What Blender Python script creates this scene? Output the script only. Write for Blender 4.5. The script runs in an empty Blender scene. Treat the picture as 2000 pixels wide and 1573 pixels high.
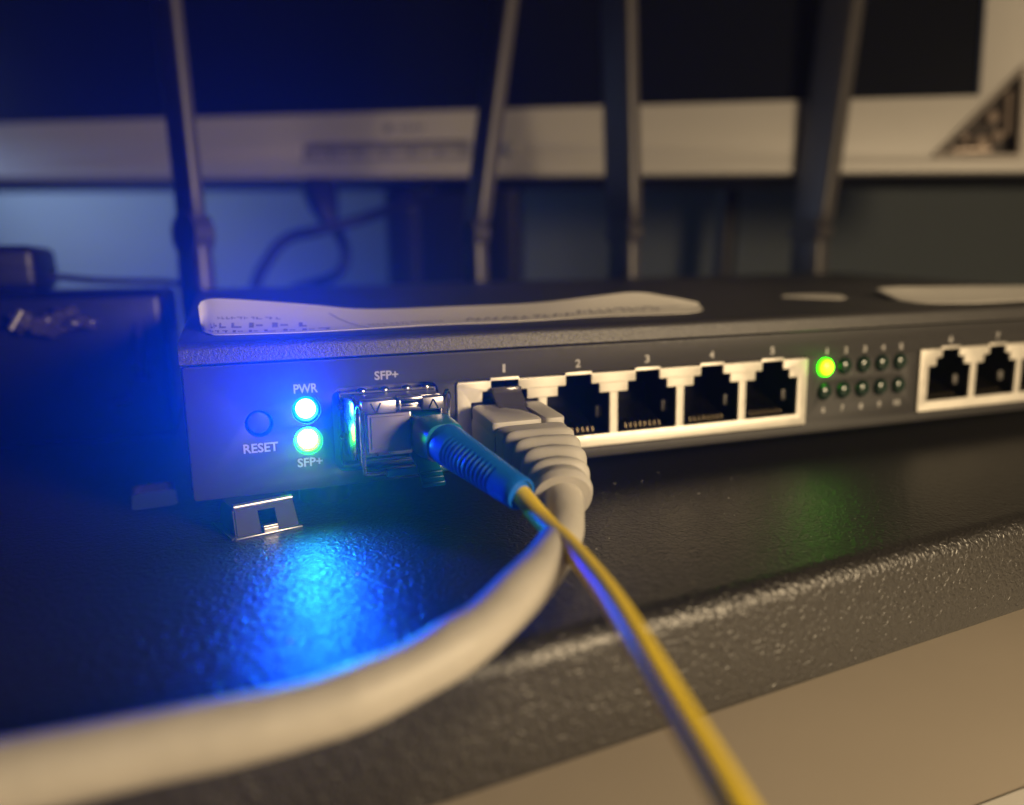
import bpy, bmesh, math, random
import numpy as np
from mathutils import Vector, Matrix
random.seed(7)
SC = bpy.context.scene
COL = SC.collection
MM = 0.001                                    # everything below is written in millimetres

# ------------------------------------------------------------------ camera
cam_d = bpy.data.cameras.new("camera")
cam = bpy.data.objects.new("camera", cam_d)
COL.objects.link(cam)
F_PX, YAW, PITCH, ROLL = 1503.1, 0.3477, -0.1752, -0.0184
CAM = Vector((-43.4775, -123.7152, 34.7082))
_fw = Vector((math.sin(YAW)*math.cos(PITCH), math.cos(YAW)*math.cos(PITCH), math.sin(PITCH)))
_rt = Vector((math.cos(YAW), -math.sin(YAW), 0))
_up = _rt.cross(_fw)
_c, _s = math.cos(ROLL), math.sin(ROLL)
_r2, _u2 = _c*_rt + _s*_up, -_s*_rt + _c*_up
m = Matrix((( _r2.x, _u2.x, -_fw.x, CAM.x*MM), (_r2.y, _u2.y, -_fw.y, CAM.y*MM),
            (_r2.z, _u2.z, -_fw.z, CAM.z*MM), (0, 0, 0, 1)))
cam.matrix_world = m
cam_d.sensor_fit = 'HORIZONTAL'
cam_d.sensor_width = 36
cam_d.lens = 36*F_PX/2000
cam_d.clip_start, cam_d.clip_end = 0.002, 50
cam_d.dof.use_dof = True
cam_d.dof.focus_distance = 0.1185
cam_d.dof.aperture_fstop = 8.4
SC.camera = cam

# ------------------------------------------------------------------ world, lamps, exposure
W = bpy.data.worlds.new("World")
SC.world = W
W.use_nodes = True
bg = W.node_tree.nodes["Background"]
bg.inputs[0].default_value = (0.55, 0.7, 1.0, 1)
bg.inputs[1].default_value = 0.006
SC.view_settings.view_transform = 'Standard'
SC.view_settings.look = 'None'
SC.view_settings.gamma = 1
SC.view_settings.exposure = 0
SC.cycles.max_bounces = 8
SC.cycles.volume_bounces = 0
SC.cycles.sample_clamp_indirect = 4.0
SC.cycles.use_denoising = True

def area_lamp(name, loc, target, size, watts, color):
    d = bpy.data.lights.new(name, 'AREA')
    d.shape = 'DISK'
    d.size = size*MM
    d.energy = watts
    d.color = color
    o = bpy.data.objects.new(name, d)
    COL.objects.link(o)
    o.location = Vector(loc)*MM
    o.rotation_euler = (Vector(target)-Vector(loc)).to_track_quat('-Z', 'Y').to_euler()
    return o
area_lamp("room_lamp", (145, -280, 86), (40, 10, 0), 90, 1.2, (1.0, 0.755, 0.45))
wg = area_lamp("added_wall_fill", (-330, 490, 170), (300, 610, 20), 160, 0.58, (0.47, 0.62, 0.95))  # added cool fill for the wall, no visible source
wg.data.spread = math.radians(100)

# ------------------------------------------------------------------ materials
def new_mat(name):
    mt = bpy.data.materials.new(name)
    mt.use_nodes = True
    nt = mt.node_tree
    return mt, nt, nt.nodes["Principled BSDF"]

def mat(name, color, rough=0.5, metal=0.0, bump=None, vary=0.0, vscale=300, spec=0.5, coat=0.0, rvary=0.0, sss=0.0,
        trans=0.0, alpha=1.0, ior=1.5):
    """bump = list of (feature mm, height mm, kind)"""
    mt, nt, b = new_mat(name)
    N, L = nt.nodes, nt.links
    b.inputs["Base Color"].default_value = (*color, 1)
    b.inputs["Roughness"].default_value = rough
    b.inputs["Metallic"].default_value = metal
    b.inputs["Specular IOR Level"].default_value = spec
    b.inputs["Coat Weight"].default_value = coat
    b.inputs["IOR"].default_value = ior
    b.inputs["Transmission Weight"].default_value = trans
    if sss:
        b.inputs["Subsurface Weight"].default_value = sss
        b.inputs["Subsurface Radius"].default_value = (1, .8, .6)
        b.inputs["Subsurface Scale"].default_value = 0.0012
    tc = N.new("ShaderNodeTexCoord")
    if vary or rvary:
        nz = N.new("ShaderNodeTexNoise")
        nz.inputs["Scale"].default_value = vscale
        nz.inputs["Detail"].default_value = 6
        nz.inputs["Roughness"].default_value = 0.65
        L.new(tc.outputs["Object"], nz.inputs["Vector"])
        if vary:
            mx = N.new("ShaderNodeMix"); mx.data_type = 'RGBA'
            mx.inputs[6].default_value = (*[c*(1-vary) for c in color], 1)
            mx.inputs[7].default_value = (*[min(1, c*(1+vary)) for c in color], 1)
            L.new(nz.outputs["Fac"], mx.inputs[0])
            L.new(mx.outputs[2], b.inputs["Base Color"])
        if rvary:
            mr = N.new("ShaderNodeMapRange")
            mr.inputs[1].default_value = 0.3; mr.inputs[2].default_value = 0.7
            mr.inputs[3].default_value = max(0.02, rough-rvary); mr.inputs[4].default_value = min(1, rough+rvary)
            L.new(nz.outputs["Fac"], mr.inputs[0])
            L.new(mr.outputs[0], b.inputs["Roughness"])
    prev = None
    for feat, height, kind in (bump or []):
        bp = N.new("ShaderNodeBump")
        bp.inputs["Strength"].default_value = 1.0
        bp.inputs["Distance"].default_value = height*MM
        if kind == 'wrinkle':
            wn = N.new("ShaderNodeTexNoise")
            wn.inputs["Scale"].default_value = 1000/feat
            wn.inputs["Detail"].default_value = 1.2
            wn.inputs["Roughness"].default_value = 0.45
            wn.inputs["Distortion"].default_value = 0.9
            L.new(tc.outputs["Object"], wn.inputs["Vector"])
            src = wn.outputs["Fac"]
        elif kind == 'brush':
            mp = N.new("ShaderNodeMapping")
            mp.inputs["Scale"].default_value = (1, 1, 14)
            L.new(tc.outputs["Object"], mp.inputs["Vector"])
            wn = N.new("ShaderNodeTexNoise")
            wn.inputs["Scale"].default_value = 1000/feat
            wn.inputs["Detail"].default_value = 3
            L.new(mp.outputs[0], wn.inputs["Vector"])
            src = wn.outputs["Fac"]
        else:
            wn = N.new("ShaderNodeTexNoise")
            wn.inputs["Scale"].default_value = 1000/feat
            wn.inputs["Detail"].default_value = 3
            L.new(tc.outputs["Object"], wn.inputs["Vector"])
            src = wn.outputs["Fac"]
        L.new(src, bp.inputs["Height"])
        if prev: L.new(prev, bp.inputs["Normal"])
        prev = bp.outputs["Normal"]
    if prev: L.new(prev, b.inputs["Normal"])
    return mt

def emit_mat(name, color, strength, base=(0.02, 0.02, 0.02), rim=None, radius=1.7):
    """a lit lens: emission bright in the middle of the lens (object space), falling to the rim colour"""
    mt, nt, b = new_mat(name)
    N, L = nt.nodes, nt.links
    b.inputs["Base Color"].default_value = (*base, 1)
    b.inputs["Roughness"].default_value = 0.25
    b.inputs["Emission Strength"].default_value = strength
    b.inputs["Emission Color"].default_value = (*color, 1)
    if rim:
        tc = N.new("ShaderNodeTexCoord")
        mp = N.new("ShaderNodeMapping")
        mp.inputs["Scale"].default_value = (1, 0, 1)
        ln = N.new("ShaderNodeVectorMath"); ln.operation = 'LENGTH'
        mr = N.new("ShaderNodeMapRange"); mr.inputs[2].default_value = radius*MM
        mx = N.new("ShaderNodeMix"); mx.data_type = 'RGBA'
        mx.inputs[6].default_value = (*color, 1); mx.inputs[7].default_value = (*rim, 1)
        L.new(tc.outputs["Object"], mp.inputs[0]); L.new(mp.outputs[0], ln.inputs[0])
        L.new(ln.outputs["Value"], mr.inputs[0]); L.new(mr.outputs[0], mx.inputs[0])
        L.new(mx.outputs[2], b.inputs["Emission Color"])
    return mt

M = {}
M['panel'] = mat("panel_paint", (0.028, 0.0265, 0.027), 0.55, bump=[(0.22, 0.012, 'n')], vary=0.12, vscale=900, rvary=0.08)
M['cover'] = mat("cover_powder_coat", (0.024, 0.022, 0.022), 0.5, spec=0.8, bump=[(0.42, 0.09, 'wrinkle'), (0.12, 0.008, 'n')], vary=0.15, vscale=400)
M['cover_top'] = M['cover']
M['shelf'] = mat("shelf_wrinkle_paint", (0.017, 0.0152, 0.0134), 0.40, bump=[(0.8, 0.235, 'wrinkle')], vary=0.2, vscale=150, spec=0.8)
M['nickel'] = mat("nickel_shield", (0.80, 0.76, 0.68), 0.45, metal=0.5, bump=[(0.5, 0.006, 'brush'), (0.3, 0.004, 'n')], vary=0.06, vscale=500, rvary=0.08)
M['steel'] = mat("bright_steel", (0.72, 0.68, 0.66), 0.2, metal=1.0, bump=[(0.8, 0.015, 'n')], vary=0.08, vscale=300, rvary=0.1)
M['steel_dull'] = mat("dull_steel", (0.5, 0.47, 0.47), 0.36, metal=1.0, bump=[(0.35, 0.01, 'n')], vary=0.12, vscale=500, rvary=0.1)
M['cage'] = mat("cage_dark_metal", (0.16, 0.155, 0.16), 0.4, metal=1.0, bump=[(0.35, 0.01, 'n')], vary=0.2, vscale=500)
M['clip'] = mat("clip_shaded_steel", (0.035, 0.033, 0.036), 0.6, metal=0.0, spec=0.3, bump=[(0.5, 0.01, 'n')], vary=0.2, vscale=400)  # darkness of the unlit faces put into the colour
M['clip_lit'] = mat("clip_lit_steel", (0.5, 0.47, 0.44), 0.3, metal=0.9, bump=[(0.5, 0.01, 'n')], vary=0.15, vscale=400)  # same steel made paler, highlight on bend and tongue put into the colour
M['tab'] = mat("spring_tab_metal", (0.2, 0.19, 0.18), 0.5, metal=0.4)
M['rim'] = mat("corner_rim_plastic", (0.33, 0.29, 0.26), 0.4)
M['wrap'] = mat("glossy_wrap", (0.07, 0.058, 0.062), 0.25, spec=0.8, bump=[(1.5, 0.1, 'n')])
M['black_plastic'] = mat("black_plastic", (0.008, 0.008, 0.009), 0.4, bump=[(0.3, 0.006, 'n')])
M['socket'] = mat("socket_plastic", (0.002, 0.002, 0.002), 0.6, spec=0.2)
M['gold'] = mat("contact_gold", (0.55, 0.45, 0.28), 0.25, metal=1.0)
M['print'] = mat("panel_print", (0.48, 0.47, 0.46), 0.6, vary=0.3, vscale=2500)
M['lens_off'] = mat("dark_green_lens", (0.012, 0.03, 0.02), 0.2, spec=0.6, coat=0.3)
M['lens_blue'] = emit_mat("blue_lens", (0.0014, 0.014, 1.0), 2200)
M['lens_green'] = emit_mat("green_lens", (0.05, 1.0, 0.004), 170)
M['lens_port'] = emit_mat("port_green_lens", (0.30, 1.0, 0.004), 26, rim=(0.0006, 0.55, 0.0), radius=1.75)
M['paper'] = mat("sticker_paper", (0.74, 0.71, 0.66), 0.7, bump=[(3.0, 0.03, 'n')], vary=0.04, vscale=120)
M['ink'] = mat("faded_ink", (0.27, 0.255, 0.28), 0.7, vary=0.5, vscale=1500)
M['eth'] = mat("ethernet_grey_plastic", (0.52, 0.50, 0.46), 0.46, bump=[(0.9, 0.02, 'n'), (0.2, 0.004, 'n')], vary=0.05, vscale=200, sss=0.12)
M['eth_cord'] = mat("ethernet_cord_jacket", (0.48, 0.455, 0.405), 0.5, bump=[(6.0, 0.35, 'n'), (0.3, 0.004, 'n')], vary=0.13, vscale=90, sss=0.08)
M['clear'] = mat("smoky_clear_plastic", (0.16, 0.15, 0.16), 0.12, trans=0.5, spec=0.6)
M['boot_blue'] = mat("blue_boot_rubber", (0.008, 0.15, 0.66), 0.4, bump=[(0.5, 0.01, 'n')], vary=0.12, vscale=500)
M['teal'] = mat("connector_blue_plastic", (0.008, 0.17, 0.28), 0.3, bump=[(0.4, 0.006, 'n')], vary=0.1, vscale=500)
M['yellow'] = mat("yellow_fibre_jacket", (0.84, 0.62, 0.035), 0.42, bump=[(0.8, 0.01, 'n')], vary=0.07, vscale=300)
M['plug_grey'] = mat("dust_plug_plastic", (0.17, 0.15, 0.19), 0.5, bump=[(0.25, 0.012, 'n')], vary=0.08, vscale=800)
M['silver'] = mat("monitor_silver_plastic", (0.52, 0.50, 0.48), 0.45, bump=[(0.6, 0.006, 'n')], vary=0.03, vscale=60)
M['silver_light'] = mat("bright_trim", (0.72, 0.70, 0.68), 0.25, metal=0.4)
M['slot'] = mat("grey_key_strip", (0.2, 0.195, 0.2), 0.4)
M['screen'] = mat("dark_screen", (0.006, 0.007, 0.010), 0.22, spec=0.5)
M['dark_back'] = mat("monitor_back_plastic", (0.008, 0.008, 0.010), 0.5)
M['bronze'] = mat("corner_recess_plastic", (0.035, 0.026, 0.023), 0.35, vary=0.3, vscale=150)
M['bronze_light'] = mat("corner_rod_metal", (0.42, 0.34, 0.29), 0.3, metal=0.6, vary=0.15, vscale=200)
M['antenna'] = mat("antenna_plastic", (0.065, 0.06, 0.06), 0.36, bump=[(0.5, 0.01, 'n')], vary=0.1, vscale=100)
M['wall'] = mat("wall_paint", (0.095, 0.112, 0.115), 0.8, bump=[(4, 0.1, 'n')], vary=0.05, vscale=8)
M['desk'] = mat("desk_laminate", (0.46, 0.40, 0.33), 0.5, bump=[(1.2, 0.01, 'n')], vary=0.08, vscale=14)
M['cable_black'] = mat("black_cable_rubber", (0.005, 0.005, 0.006), 0.5, spec=0.3)
M['gloss_black'] = mat("glossy_black_plastic", (0.004, 0.004, 0.005), 0.35, spec=0.35, bump=[(3, 0.05, 'n')])
M['dust'] = mat("dust_lint", (0.6, 0.58, 0.55), 0.8)

# ------------------------------------------------------------------ mesh helpers
WL = {}                                       # world offset (mm) of every object
def link(name, me, material, parent=None, loc=(0, 0, 0)):
    o = bpy.data.objects.new(name, me)
    COL.objects.link(o)
    loc = Vector(loc)
    WL[o] = loc
    o.location = loc*MM
    if material is not None and me is not None and not me.materials:
        me.materials.append(material)
    if parent is not None:
        o.parent = parent
        o.matrix_parent_inverse = Matrix.Translation(-WL[parent]*MM)
    return o

def thing(name, label, cat, loc, group=None, kind=None):
    o = link(name, None, None, None, loc)
    o.empty_display_size = 0.005
    o["label"] = label; o["category"] = cat
    if group: o["group"] = group
    if kind: o["kind"] = kind
    return o

def mesh(name, V, Fc, smooth=35):
    me = bpy.data.meshes.new(name)
    me.from_pydata([(v[0]*MM, v[1]*MM, v[2]*MM) for v in V], [], [tuple(f) for f in Fc])
    me.update()
    bm = bmesh.new(); bm.from_mesh(me)
    bmesh.ops.remove_doubles(bm, verts=bm.verts, dist=1e-7)
    bmesh.ops.recalc_face_normals(bm, faces=bm.faces)
    bm.to_mesh(me); bm.free()
    if smooth:
        me.polygons.foreach_set("use_smooth", [True]*len(me.polygons))
        me.set_sharp_from_angle(angle=math.radians(smooth))
    return me

def obj(name, VF, material, parent=None, loc=(0, 0, 0), smooth=35):
    return link(name, mesh(name, VF[0], VF[1], smooth), material, parent, loc)

def join(*parts):
    V, Fc = [], []
    for v, f in parts:
        n = len(V)
        V += [tuple(x) for x in v]
        Fc += [tuple(i+n for i in q) for q in f]
    return V, Fc

def xf(VF, fn):
    return [fn(*v) for v in VF[0]], VF[1]

def box(x0, x1, y0, y1, z0, z1, bev=0.0, seg=2):
    bm = bmesh.new()
    bmesh.ops.create_cube(bm, size=1)
    for v in bm.verts:
        v.co = ((x0+x1)/2+v.co.x*(x1-x0), (y0+y1)/2+v.co.y*(y1-y0), (z0+z1)/2+v.co.z*(z1-z0))
    if bev:
        bmesh.ops.bevel(bm, geom=list(bm.edges), offset=bev, segments=seg, profile=0.5, affect='EDGES')
    bm.verts.index_update()
    r = [tuple(v.co) for v in bm.verts], [[v.index for v in f.verts] for f in bm.faces]
    bm.free()
    return r

def rrect(x0, x1, z0, z1, r=0.0, n=5):
    if r <= 0: return [(x0, z0), (x1, z0), (x1, z1), (x0, z1)]
    P = []
    for cx, cz, a in ((x1-r, z0+r, -90), (x1-r, z1-r, 0), (x0+r, z1-r, 90), (x0+r, z0+r, 180)):
        for i in range(n+1):
            t = math.radians(a+90*i/n)
            P.append((cx+r*math.cos(t), cz+r*math.sin(t)))
    return P

def circle(cx, cz, r, n=32):
    return [(cx+r*math.cos(2*math.pi*i/n), cz+r*math.sin(2*math.pi*i/n)) for i in range(n)]

def plate(outer, holes, front, back, bev=0.0, place=None):
    """flat sheet with holes; outline in (x, z), front/back are y; place maps (x, up, toward_viewer)"""
    cu = bpy.data.curves.new("tmp", 'CURVE')
    cu.dimensions = '2D'; cu.fill_mode = 'BOTH'
    for pl in [outer]+holes:
        sp = cu.splines.new('POLY')
        sp.points.add(len(pl)-1)
        for p, q in zip(sp.points, pl): p.co = (q[0], q[1], 0, 1)
        sp.use_cyclic_u = True
    th = back-front
    cu.extrude = th/2-bev
    if bev:
        cu.bevel_depth = bev; cu.bevel_resolution = 1; cu.offset = -bev
    o = bpy.data.objects.new("tmp", cu)
    COL.objects.link(o)
    dg = bpy.context.evaluated_depsgraph_get()
    me = bpy.data.meshes.new_from_object(o.evaluated_get(dg))
    mid = (front+back)/2
    if place is None: place = lambda x, u, w: (x, mid-w, u)
    r = [place(*v.co) for v in me.vertices], [list(p.vertices) for p in me.polygons]
    bpy.data.objects.remove(o); bpy.data.curves.remove(cu); bpy.data.meshes.remove(me)
    return r

def text_flat(s, w, h, thick=0.012):
    """flat print, centred on the origin in (x, up), w x h mm"""
    cu = bpy.data.curves.new("tmp", 'FONT')
    cu.body = s; cu.size = 1; cu.resolution_u = 3; cu.offset = 0.022
    o = bpy.data.objects.new("tmp", cu)
    COL.objects.link(o)
    dg = bpy.context.evaluated_depsgraph_get()
    me = bpy.data.meshes.new_from_object(o.evaluated_get(dg))
    P = np.array([v.co for v in me.vertices])
    lo, hi = P.min(0), P.max(0)
    ce, ex = (lo+hi)/2, np.maximum(hi-lo, 1e-6)
    sx, sz = w/ex[0], h/ex[1]
    V = [((p[0]-ce[0])*sx, 0.0, (p[1]-ce[1])*sz) for p in P]
    Fc = [list(p.vertices) for p in me.polygons]
    bpy.data.objects.remove(o); bpy.data.curves.remove(cu); bpy.data.meshes.remove(me)
    return V, Fc

def cr(P, n):
    """Catmull-Rom through rows of numbers"""
    P = np.array(P, float)
    Q = np.vstack([2*P[0]-P[1], P, 2*P[-1]-P[-2]])
    out = []
    for i in range(len(P)-1):
        a, b, c, d = Q[i:i+4]
        for k in range(n):
            t = k/n
            out.append(0.5*((2*b)+(c-a)*t+(2*a-5*b+4*c-d)*t*t+(3*b-a-3*c+d)*t**3))
    out.append(P[-1])
    return np.array(out)

def loft(path, section, cap=True, up=(0, 0, 1)):
    """sweep; section(i, s) -> list of (side, up) offsets; s = 0..1"""
    path = np.array(path, float)
    T = np.gradient(path, axis=0)
    T /= np.linalg.norm(T, axis=1)[:, None]
    up = np.array(up, float)
    V, Fc, n = [], [], None
    u = up-T[0]*(up@T[0]); u /= np.linalg.norm(u)
    N = len(path)
    for i in range(N):
        u = u-T[i]*(u@T[i]); u /= np.linalg.norm(u)
        sd = np.cross(T[i], u)
        S = section(i, i/(N-1))
        n = len(S)
        for a, b in S: V.append(tuple(path[i]+sd*a+u*b))
    for i in range(N-1):
        for k in range(n):
            Fc.append((i*n+k, i*n+(k+1) % n, (i+1)*n+(k+1) % n, (i+1)*n+k))
    if cap:
        Fc.append(tuple(range(n-1, -1, -1))); Fc.append(tuple((N-1)*n+k for k in range(n)))
    return V, Fc

def tube(path, r, sides=14, sub=6, cap=True):
    """path rows (x,y,z) or (x,y,z,r)"""
    P = np.array(path, float)
    if P.shape[1] == 3: P = np.hstack([P, np.full((len(P), 1), r)])
    Q = cr(P, sub) if sub > 1 else P
    C = [(math.cos(2*math.pi*k/sides), math.sin(2*math.pi*k/sides)) for k in range(sides)]
    return loft(Q[:, :3], lambda i, s: [(a*Q[i, 3], b*Q[i, 3]) for a, b in C], cap)

def superell(a, b, e, n=40):
    out = []
    for k in range(n):
        t = 2*math.pi*k/n
        c, s = math.cos(t), math.sin(t)
        out.append((a*math.copysign(abs(c)**(2/e), c), b*math.copysign(abs(s)**(2/e), s)))
    return out

def dome(r, h, n=24, rings=6, back=0.6):
    """lens facing -y, base circle in the xz plane"""
    V, Fc = [], []
    for j in range(rings+1):
        a = j/rings*math.pi/2
        for k in range(n):
            t = 2*math.pi*k/n
            V.append((r*math.cos(a)*math.cos(t) if j < rings else 0.02*math.cos(t), -h*math.sin(a), r*math.cos(a)*math.sin(t) if j < rings else 0.02*math.sin(t)))
    for j in range(rings):
        for k in range(n):
            Fc.append((j*n+k, j*n+(k+1) % n, (j+1)*n+(k+1) % n, (j+1)*n+k))
    Fc.append(tuple(rings*n+k for k in range(n)))
    b0 = len(V)
    for k in range(n):
        t = 2*math.pi*k/n
        V.append((r*math.cos(t), back, r*math.sin(t)))
    for k in range(n): Fc.append((k, (k+1) % n, b0+(k+1) % n, b0+k))
    Fc.append(tuple(b0+k for k in range(n)))
    return V, Fc

# ------------------------------------------------------------------ setting: wall, desk
BL = np.array([-149.423, 352.757, 83.8]); MT = np.array([.8270, -.5610, -.0370])
MU = np.array([.128, .123, .984])
MT /= np.linalg.norm(MT); MU -= MT*(MU@MT); MU /= np.linalg.norm(MU)
MN = np.cross(MT, MU)                          # toward the viewer
hn = np.array([MN[0], MN[1], 0]); hn /= np.linalg.norm(hn)
hx = np.array([-hn[1], hn[0], 0.0])
if hx[0] < 0: hx = -hx
wc = BL*np.array([1, 1, 0])-hn*170
V = [tuple(wc+hx*a+np.array([0, 0, z])-hn*d) for d in (0, 20) for a, z in ((-600, -60), (1100, -60), (1100, 480), (-600, 480))]
wall = obj("wall", (V, [(0, 1, 2, 3), (7, 6, 5, 4), (0, 4, 5, 1), (1, 5, 6, 2), (2, 6, 7, 3), (3, 7, 4, 0)]), M['wall'], smooth=0)
wall["kind"] = "structure"; wall["label"] = "blue grey painted wall behind the silver monitor"
desk = obj("desk", box(-650, 800, -420, 900, -85, -60, 2), M['desk'])
desk["label"] = "plain beige desk top below the black shelf"; desk["category"] = "desk"

# ------------------------------------------------------------------ rack shelf
TX = np.array([1.0, 0.1005, 0.0]); TX /= np.linalg.norm(TX)
TY = np.array([-TX[1], TX[0], 0.0])
SO = np.array([-18.2, -53.0, -5.0])            # a point on the shelf's front edge line
def sh(a, b, z): return tuple(SO+TX*a+TY*b+np.array([0, 0, z]))
shelf = thing("rack_shelf", "black wrinkle painted metal shelf carrying the router", "shelf", tuple(SO))
hole = [(-41.8+0.0, 0)]
# floor plate with a rounded square cut-out left of the router
hc = np.array([-59.0, 25.0, -5.0])-SO
ha, hb = hc@TX, hc@TY
hole = rrect(ha-3.6, ha+3.9, hb-8.2, hb+8.6, 1.6)
floor_vf = plate([(-260, 2.9), (330, 2.9), (330, 196), (-260, 196)], [hole], 0, 1.5, 0.0, place=lambda x, u, w: sh(x, u, w-0.75))
shelf_floor = obj("floor_plate", floor_vf, M['shelf'], shelf)
# front lip: rounded bend, then a face that drops 14 mm and returns under
R0 = 3.0
prof = [(2.9, 0.0)]
for i in range(1, 9):
    t = math.pi/2*i/8
    prof.append((R0*(1-math.sin(t))-0.1, -R0*(1-math.cos(t))))
prof += [(-0.5, -8), (-1.05, -13.7)]
for i in range(1, 6):
    t = math.pi/2*i/5
    prof.append((-1.05+1.0*(1-math.cos(t)), -13.7-1.0*math.sin(t)))
prof += [(14, -14.7), (14, -13.5), (2.0, -13.3), (1.6, -4.0), (2.9, -1.5)]
NA = 60
V, Fc = [], []
for i in range(NA+1):
    a = -260+590*i/NA
    for b, z in prof: V.append(sh(a, b, z))
k = len(prof)
for i in range(NA):
    for j in range(k):
        Fc.append((i*k+j, i*k+(j+1) % k, (i+1)*k+(j+1) % k, (i+1)*k+j))
Fc += [tuple(range(k)), tuple(NA*k+j for j in range(k))]
shelf_lip = obj("front_lip", (V, Fc), M['shelf'], shelf, smooth=50)

# dust specks lying on the shelf
bm = bmesh.new()
for i in range(70):
    a, b = random.uniform(-28, 95), random.uniform(3, 52)
    s = random.choice((0.05, 0.06, 0.08, 0.12))*random.uniform(.7, 1.3)
    mtx = Matrix.Translation(Vector(sh(a, b, s*.5))) @ Matrix.Rotation(random.uniform(0, 6), 4, 'Z') @ Matrix.Diagonal((s*random.uniform(1, 2.2), s, s*.6, 1))
    bmesh.ops.create_icosphere(bm, subdivisions=1, radius=1, matrix=mtx)
bm.verts.index_update()
dust_vf = [tuple(v.co) for v in bm.verts], [[v.index for v in f.verts] for f in bm.faces]
bm.free()
dust = obj("dust", dust_vf, M['dust'])
dust["kind"] = "stuff"; dust["label"] = "pale dust specks scattered on the black shelf"

# ------------------------------------------------------------------ router
XL, XR = -50.8, 177.2
router = thing("router", "dark grey network router with a row of ethernet sockets and four antennas", "router", (63, 60, -5))
P1, P2 = 13.97, 102.7                          # socket pitch, first socket of the second block
led_x = [69.1+4.88*i for i in range(5)]
def block_rect(cx0, gap): return rrect(cx0-8.55-gap, cx0+4*P1+8.5+gap, 2.1-gap, 15.55+gap, 0.5+gap)
holes = [circle(-33.25, 12.9, 2.2), circle(-33.25, 7.9, 2.2), circle(-40.5, 11.3, 2.1),
         rrect(-29.2, -11.7, 2.2, 16.1, 1.8), block_rect(0, .28), block_rect(P2, .28)]
holes += [circle(x, z, 1.82, 24) for z in (13.4, 8.35) for x in led_x]
panel = obj("front_panel", plate(rrect(XL, XR, 0.0, 20.7, 0.5), holes, 0.0, 1.0, 0.12), M['panel'], router)
# base tray behind the panel
V = [(x, y, z) for x in (XL+.05, XR-.05) for y, z in ((1.0, 0.05), (118, 0.05), (118, 24), (117, 24), (117, 1.05), (1.0, 1.05))]
Fc = [(i, (i+1) % 6, 6+(i+1) % 6, 6+i) for i in range(6)]+[tuple(range(6)), tuple(range(6, 12))]
obj("base_tray", (V, Fc), M['panel'], router)
# top cover: front face, bend, gently rising roof, back and sides
cp = [(1.3, 21.0), (-0.35, 21.0), (-0.5, 21.15), (-0.15, 22.9)]
for i in range(1, 8):
    t = i/7
    cp.append((-0.15+1.9*(1-math.cos(t*1.5)), 22.9+1.45*math.sin(t*1.52)))
cp += [(6, 24.58), (60, 27.2), (116.5, 29.9)]
for i in range(1, 6):
    t = i/5*math.pi/2
    cp.append((116.5+2*math.sin(t), 27.9+2*math.cos(t)))
cp += [(118.5, 1.5), (117.3, 1.5), (117.3, 27.5), (60, 26.0), (3, 23.2), (1.3, 22.5)]
k = len(cp); xs = [XL-.3+i*(XR-XL+.6)/24 for i in range(25)]
V = [(x, y, z) for x in xs for y, z in cp]
Fc = [(i*k+j, i*k+(j+1) % k, (i+1)*k+(j+1) % k, (i+1)*k+j) for i in range(24) for j in range(k)]
Fc += [tuple(range(k)), tuple(24*k+j for j in range(k))]
obj("top_cover", (V, Fc), M['cover'], router, smooth=40)
for nm, x in (("side", XL-.3), ("side", XR-.9)):
    obj("side_panel", box(x, x+1.2, 1.4, 117.2, 1.5, 22.6), M['cover'], router)
for x, y in ((-30, 12), (155, 12), (-30, 105), (155, 105)):
    f = [(x+4.5*math.cos(2*math.pi*i/20), y+4.5*math.sin(2*math.pi*i/20), z) for z in (-4.98, 0.03) for i in range(20)]
    obj("rubber_foot", (f, [(i, (i+1) % 20, 20+(i+1) % 20, 20+i) for i in range(20)]+[tuple(range(20)), tuple(range(20, 40))]), M['black_plastic'], router)

# printed words on the panel
def printed(s, x, z, w, h, parent=panel):
    return obj("printed_text", text_flat(s, w, h), M['print'], parent, (x, -0.02, z), smooth=0)
printed("RESET", -40.5, 7.5, 5.2, 1.5)
printed("PWR", -33.15, 16.35, 3.7, 1.5)
printed("SFP+", -33.2, 4.45, 3.9, 1.45)
printed("SFP+", -20.3, 17.65, 3.9, 1.45)
for i in range(5): printed(str(i+1), i*P1, 17.5, 0.5 if i == 0 else 1.0, 1.45)
for i in range(5): printed(str(i+6), P2+i*P1, 17.5, 1.0 if i < 4 else 1.9, 1.45)
for i in range(5):
    printed(str(i+1), led_x[i]+.15, 16.65, 0.4 if i == 0 else 0.85, 1.25)
    printed(str(i+6), led_x[i], 4.65, 0.85 if i < 4 else 1.6, 1.25)

# reset button and indicator lamps
obj("reset_button", dome(1.72, 0.25, back=0.8), M['panel'], router, (-40.5, 1.0, 11.3))
def sleeve(r, y0, y1, n=32):
    V = [(q*math.cos(2*math.pi*i/n), y, q*math.sin(2*math.pi*i/n)) for q, y in ((r, y0), (r, y1), (r+.25, y1), (r+.25, y0)) for i in range(n)]
    return V, [(j*n+i, j*n+(i+1) % n, ((j+1) % 4)*n+(i+1) % n, ((j+1) % 4)*n+i) for j in range(4) for i in range(n)]
M['sleeve_glow_blue'] = emit_mat("blue_sleeve_glow", (0.0, 0.22, 1.0), 2.2)  # emission of both sleeves stands in for lamp light on the hole wall
M['sleeve_glow_green'] = emit_mat("green_sleeve_glow", (0.012, 1.0, 0.0), 22.0)
for nm, z, mt, pm in (("power_light", 12.9, 'lens_blue', 'sleeve_glow_blue'), ("link_light", 7.9, 'lens_green', 'sleeve_glow_green')):
    lo = obj(nm, dome(1.55, 0.22, back=0.5), M[mt], router, (-33.25, 1.15, z))
    obj("sleeve", sleeve(1.75, 0.5, 2.0), M[pm], lo, (-33.25, 0, z))
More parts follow.
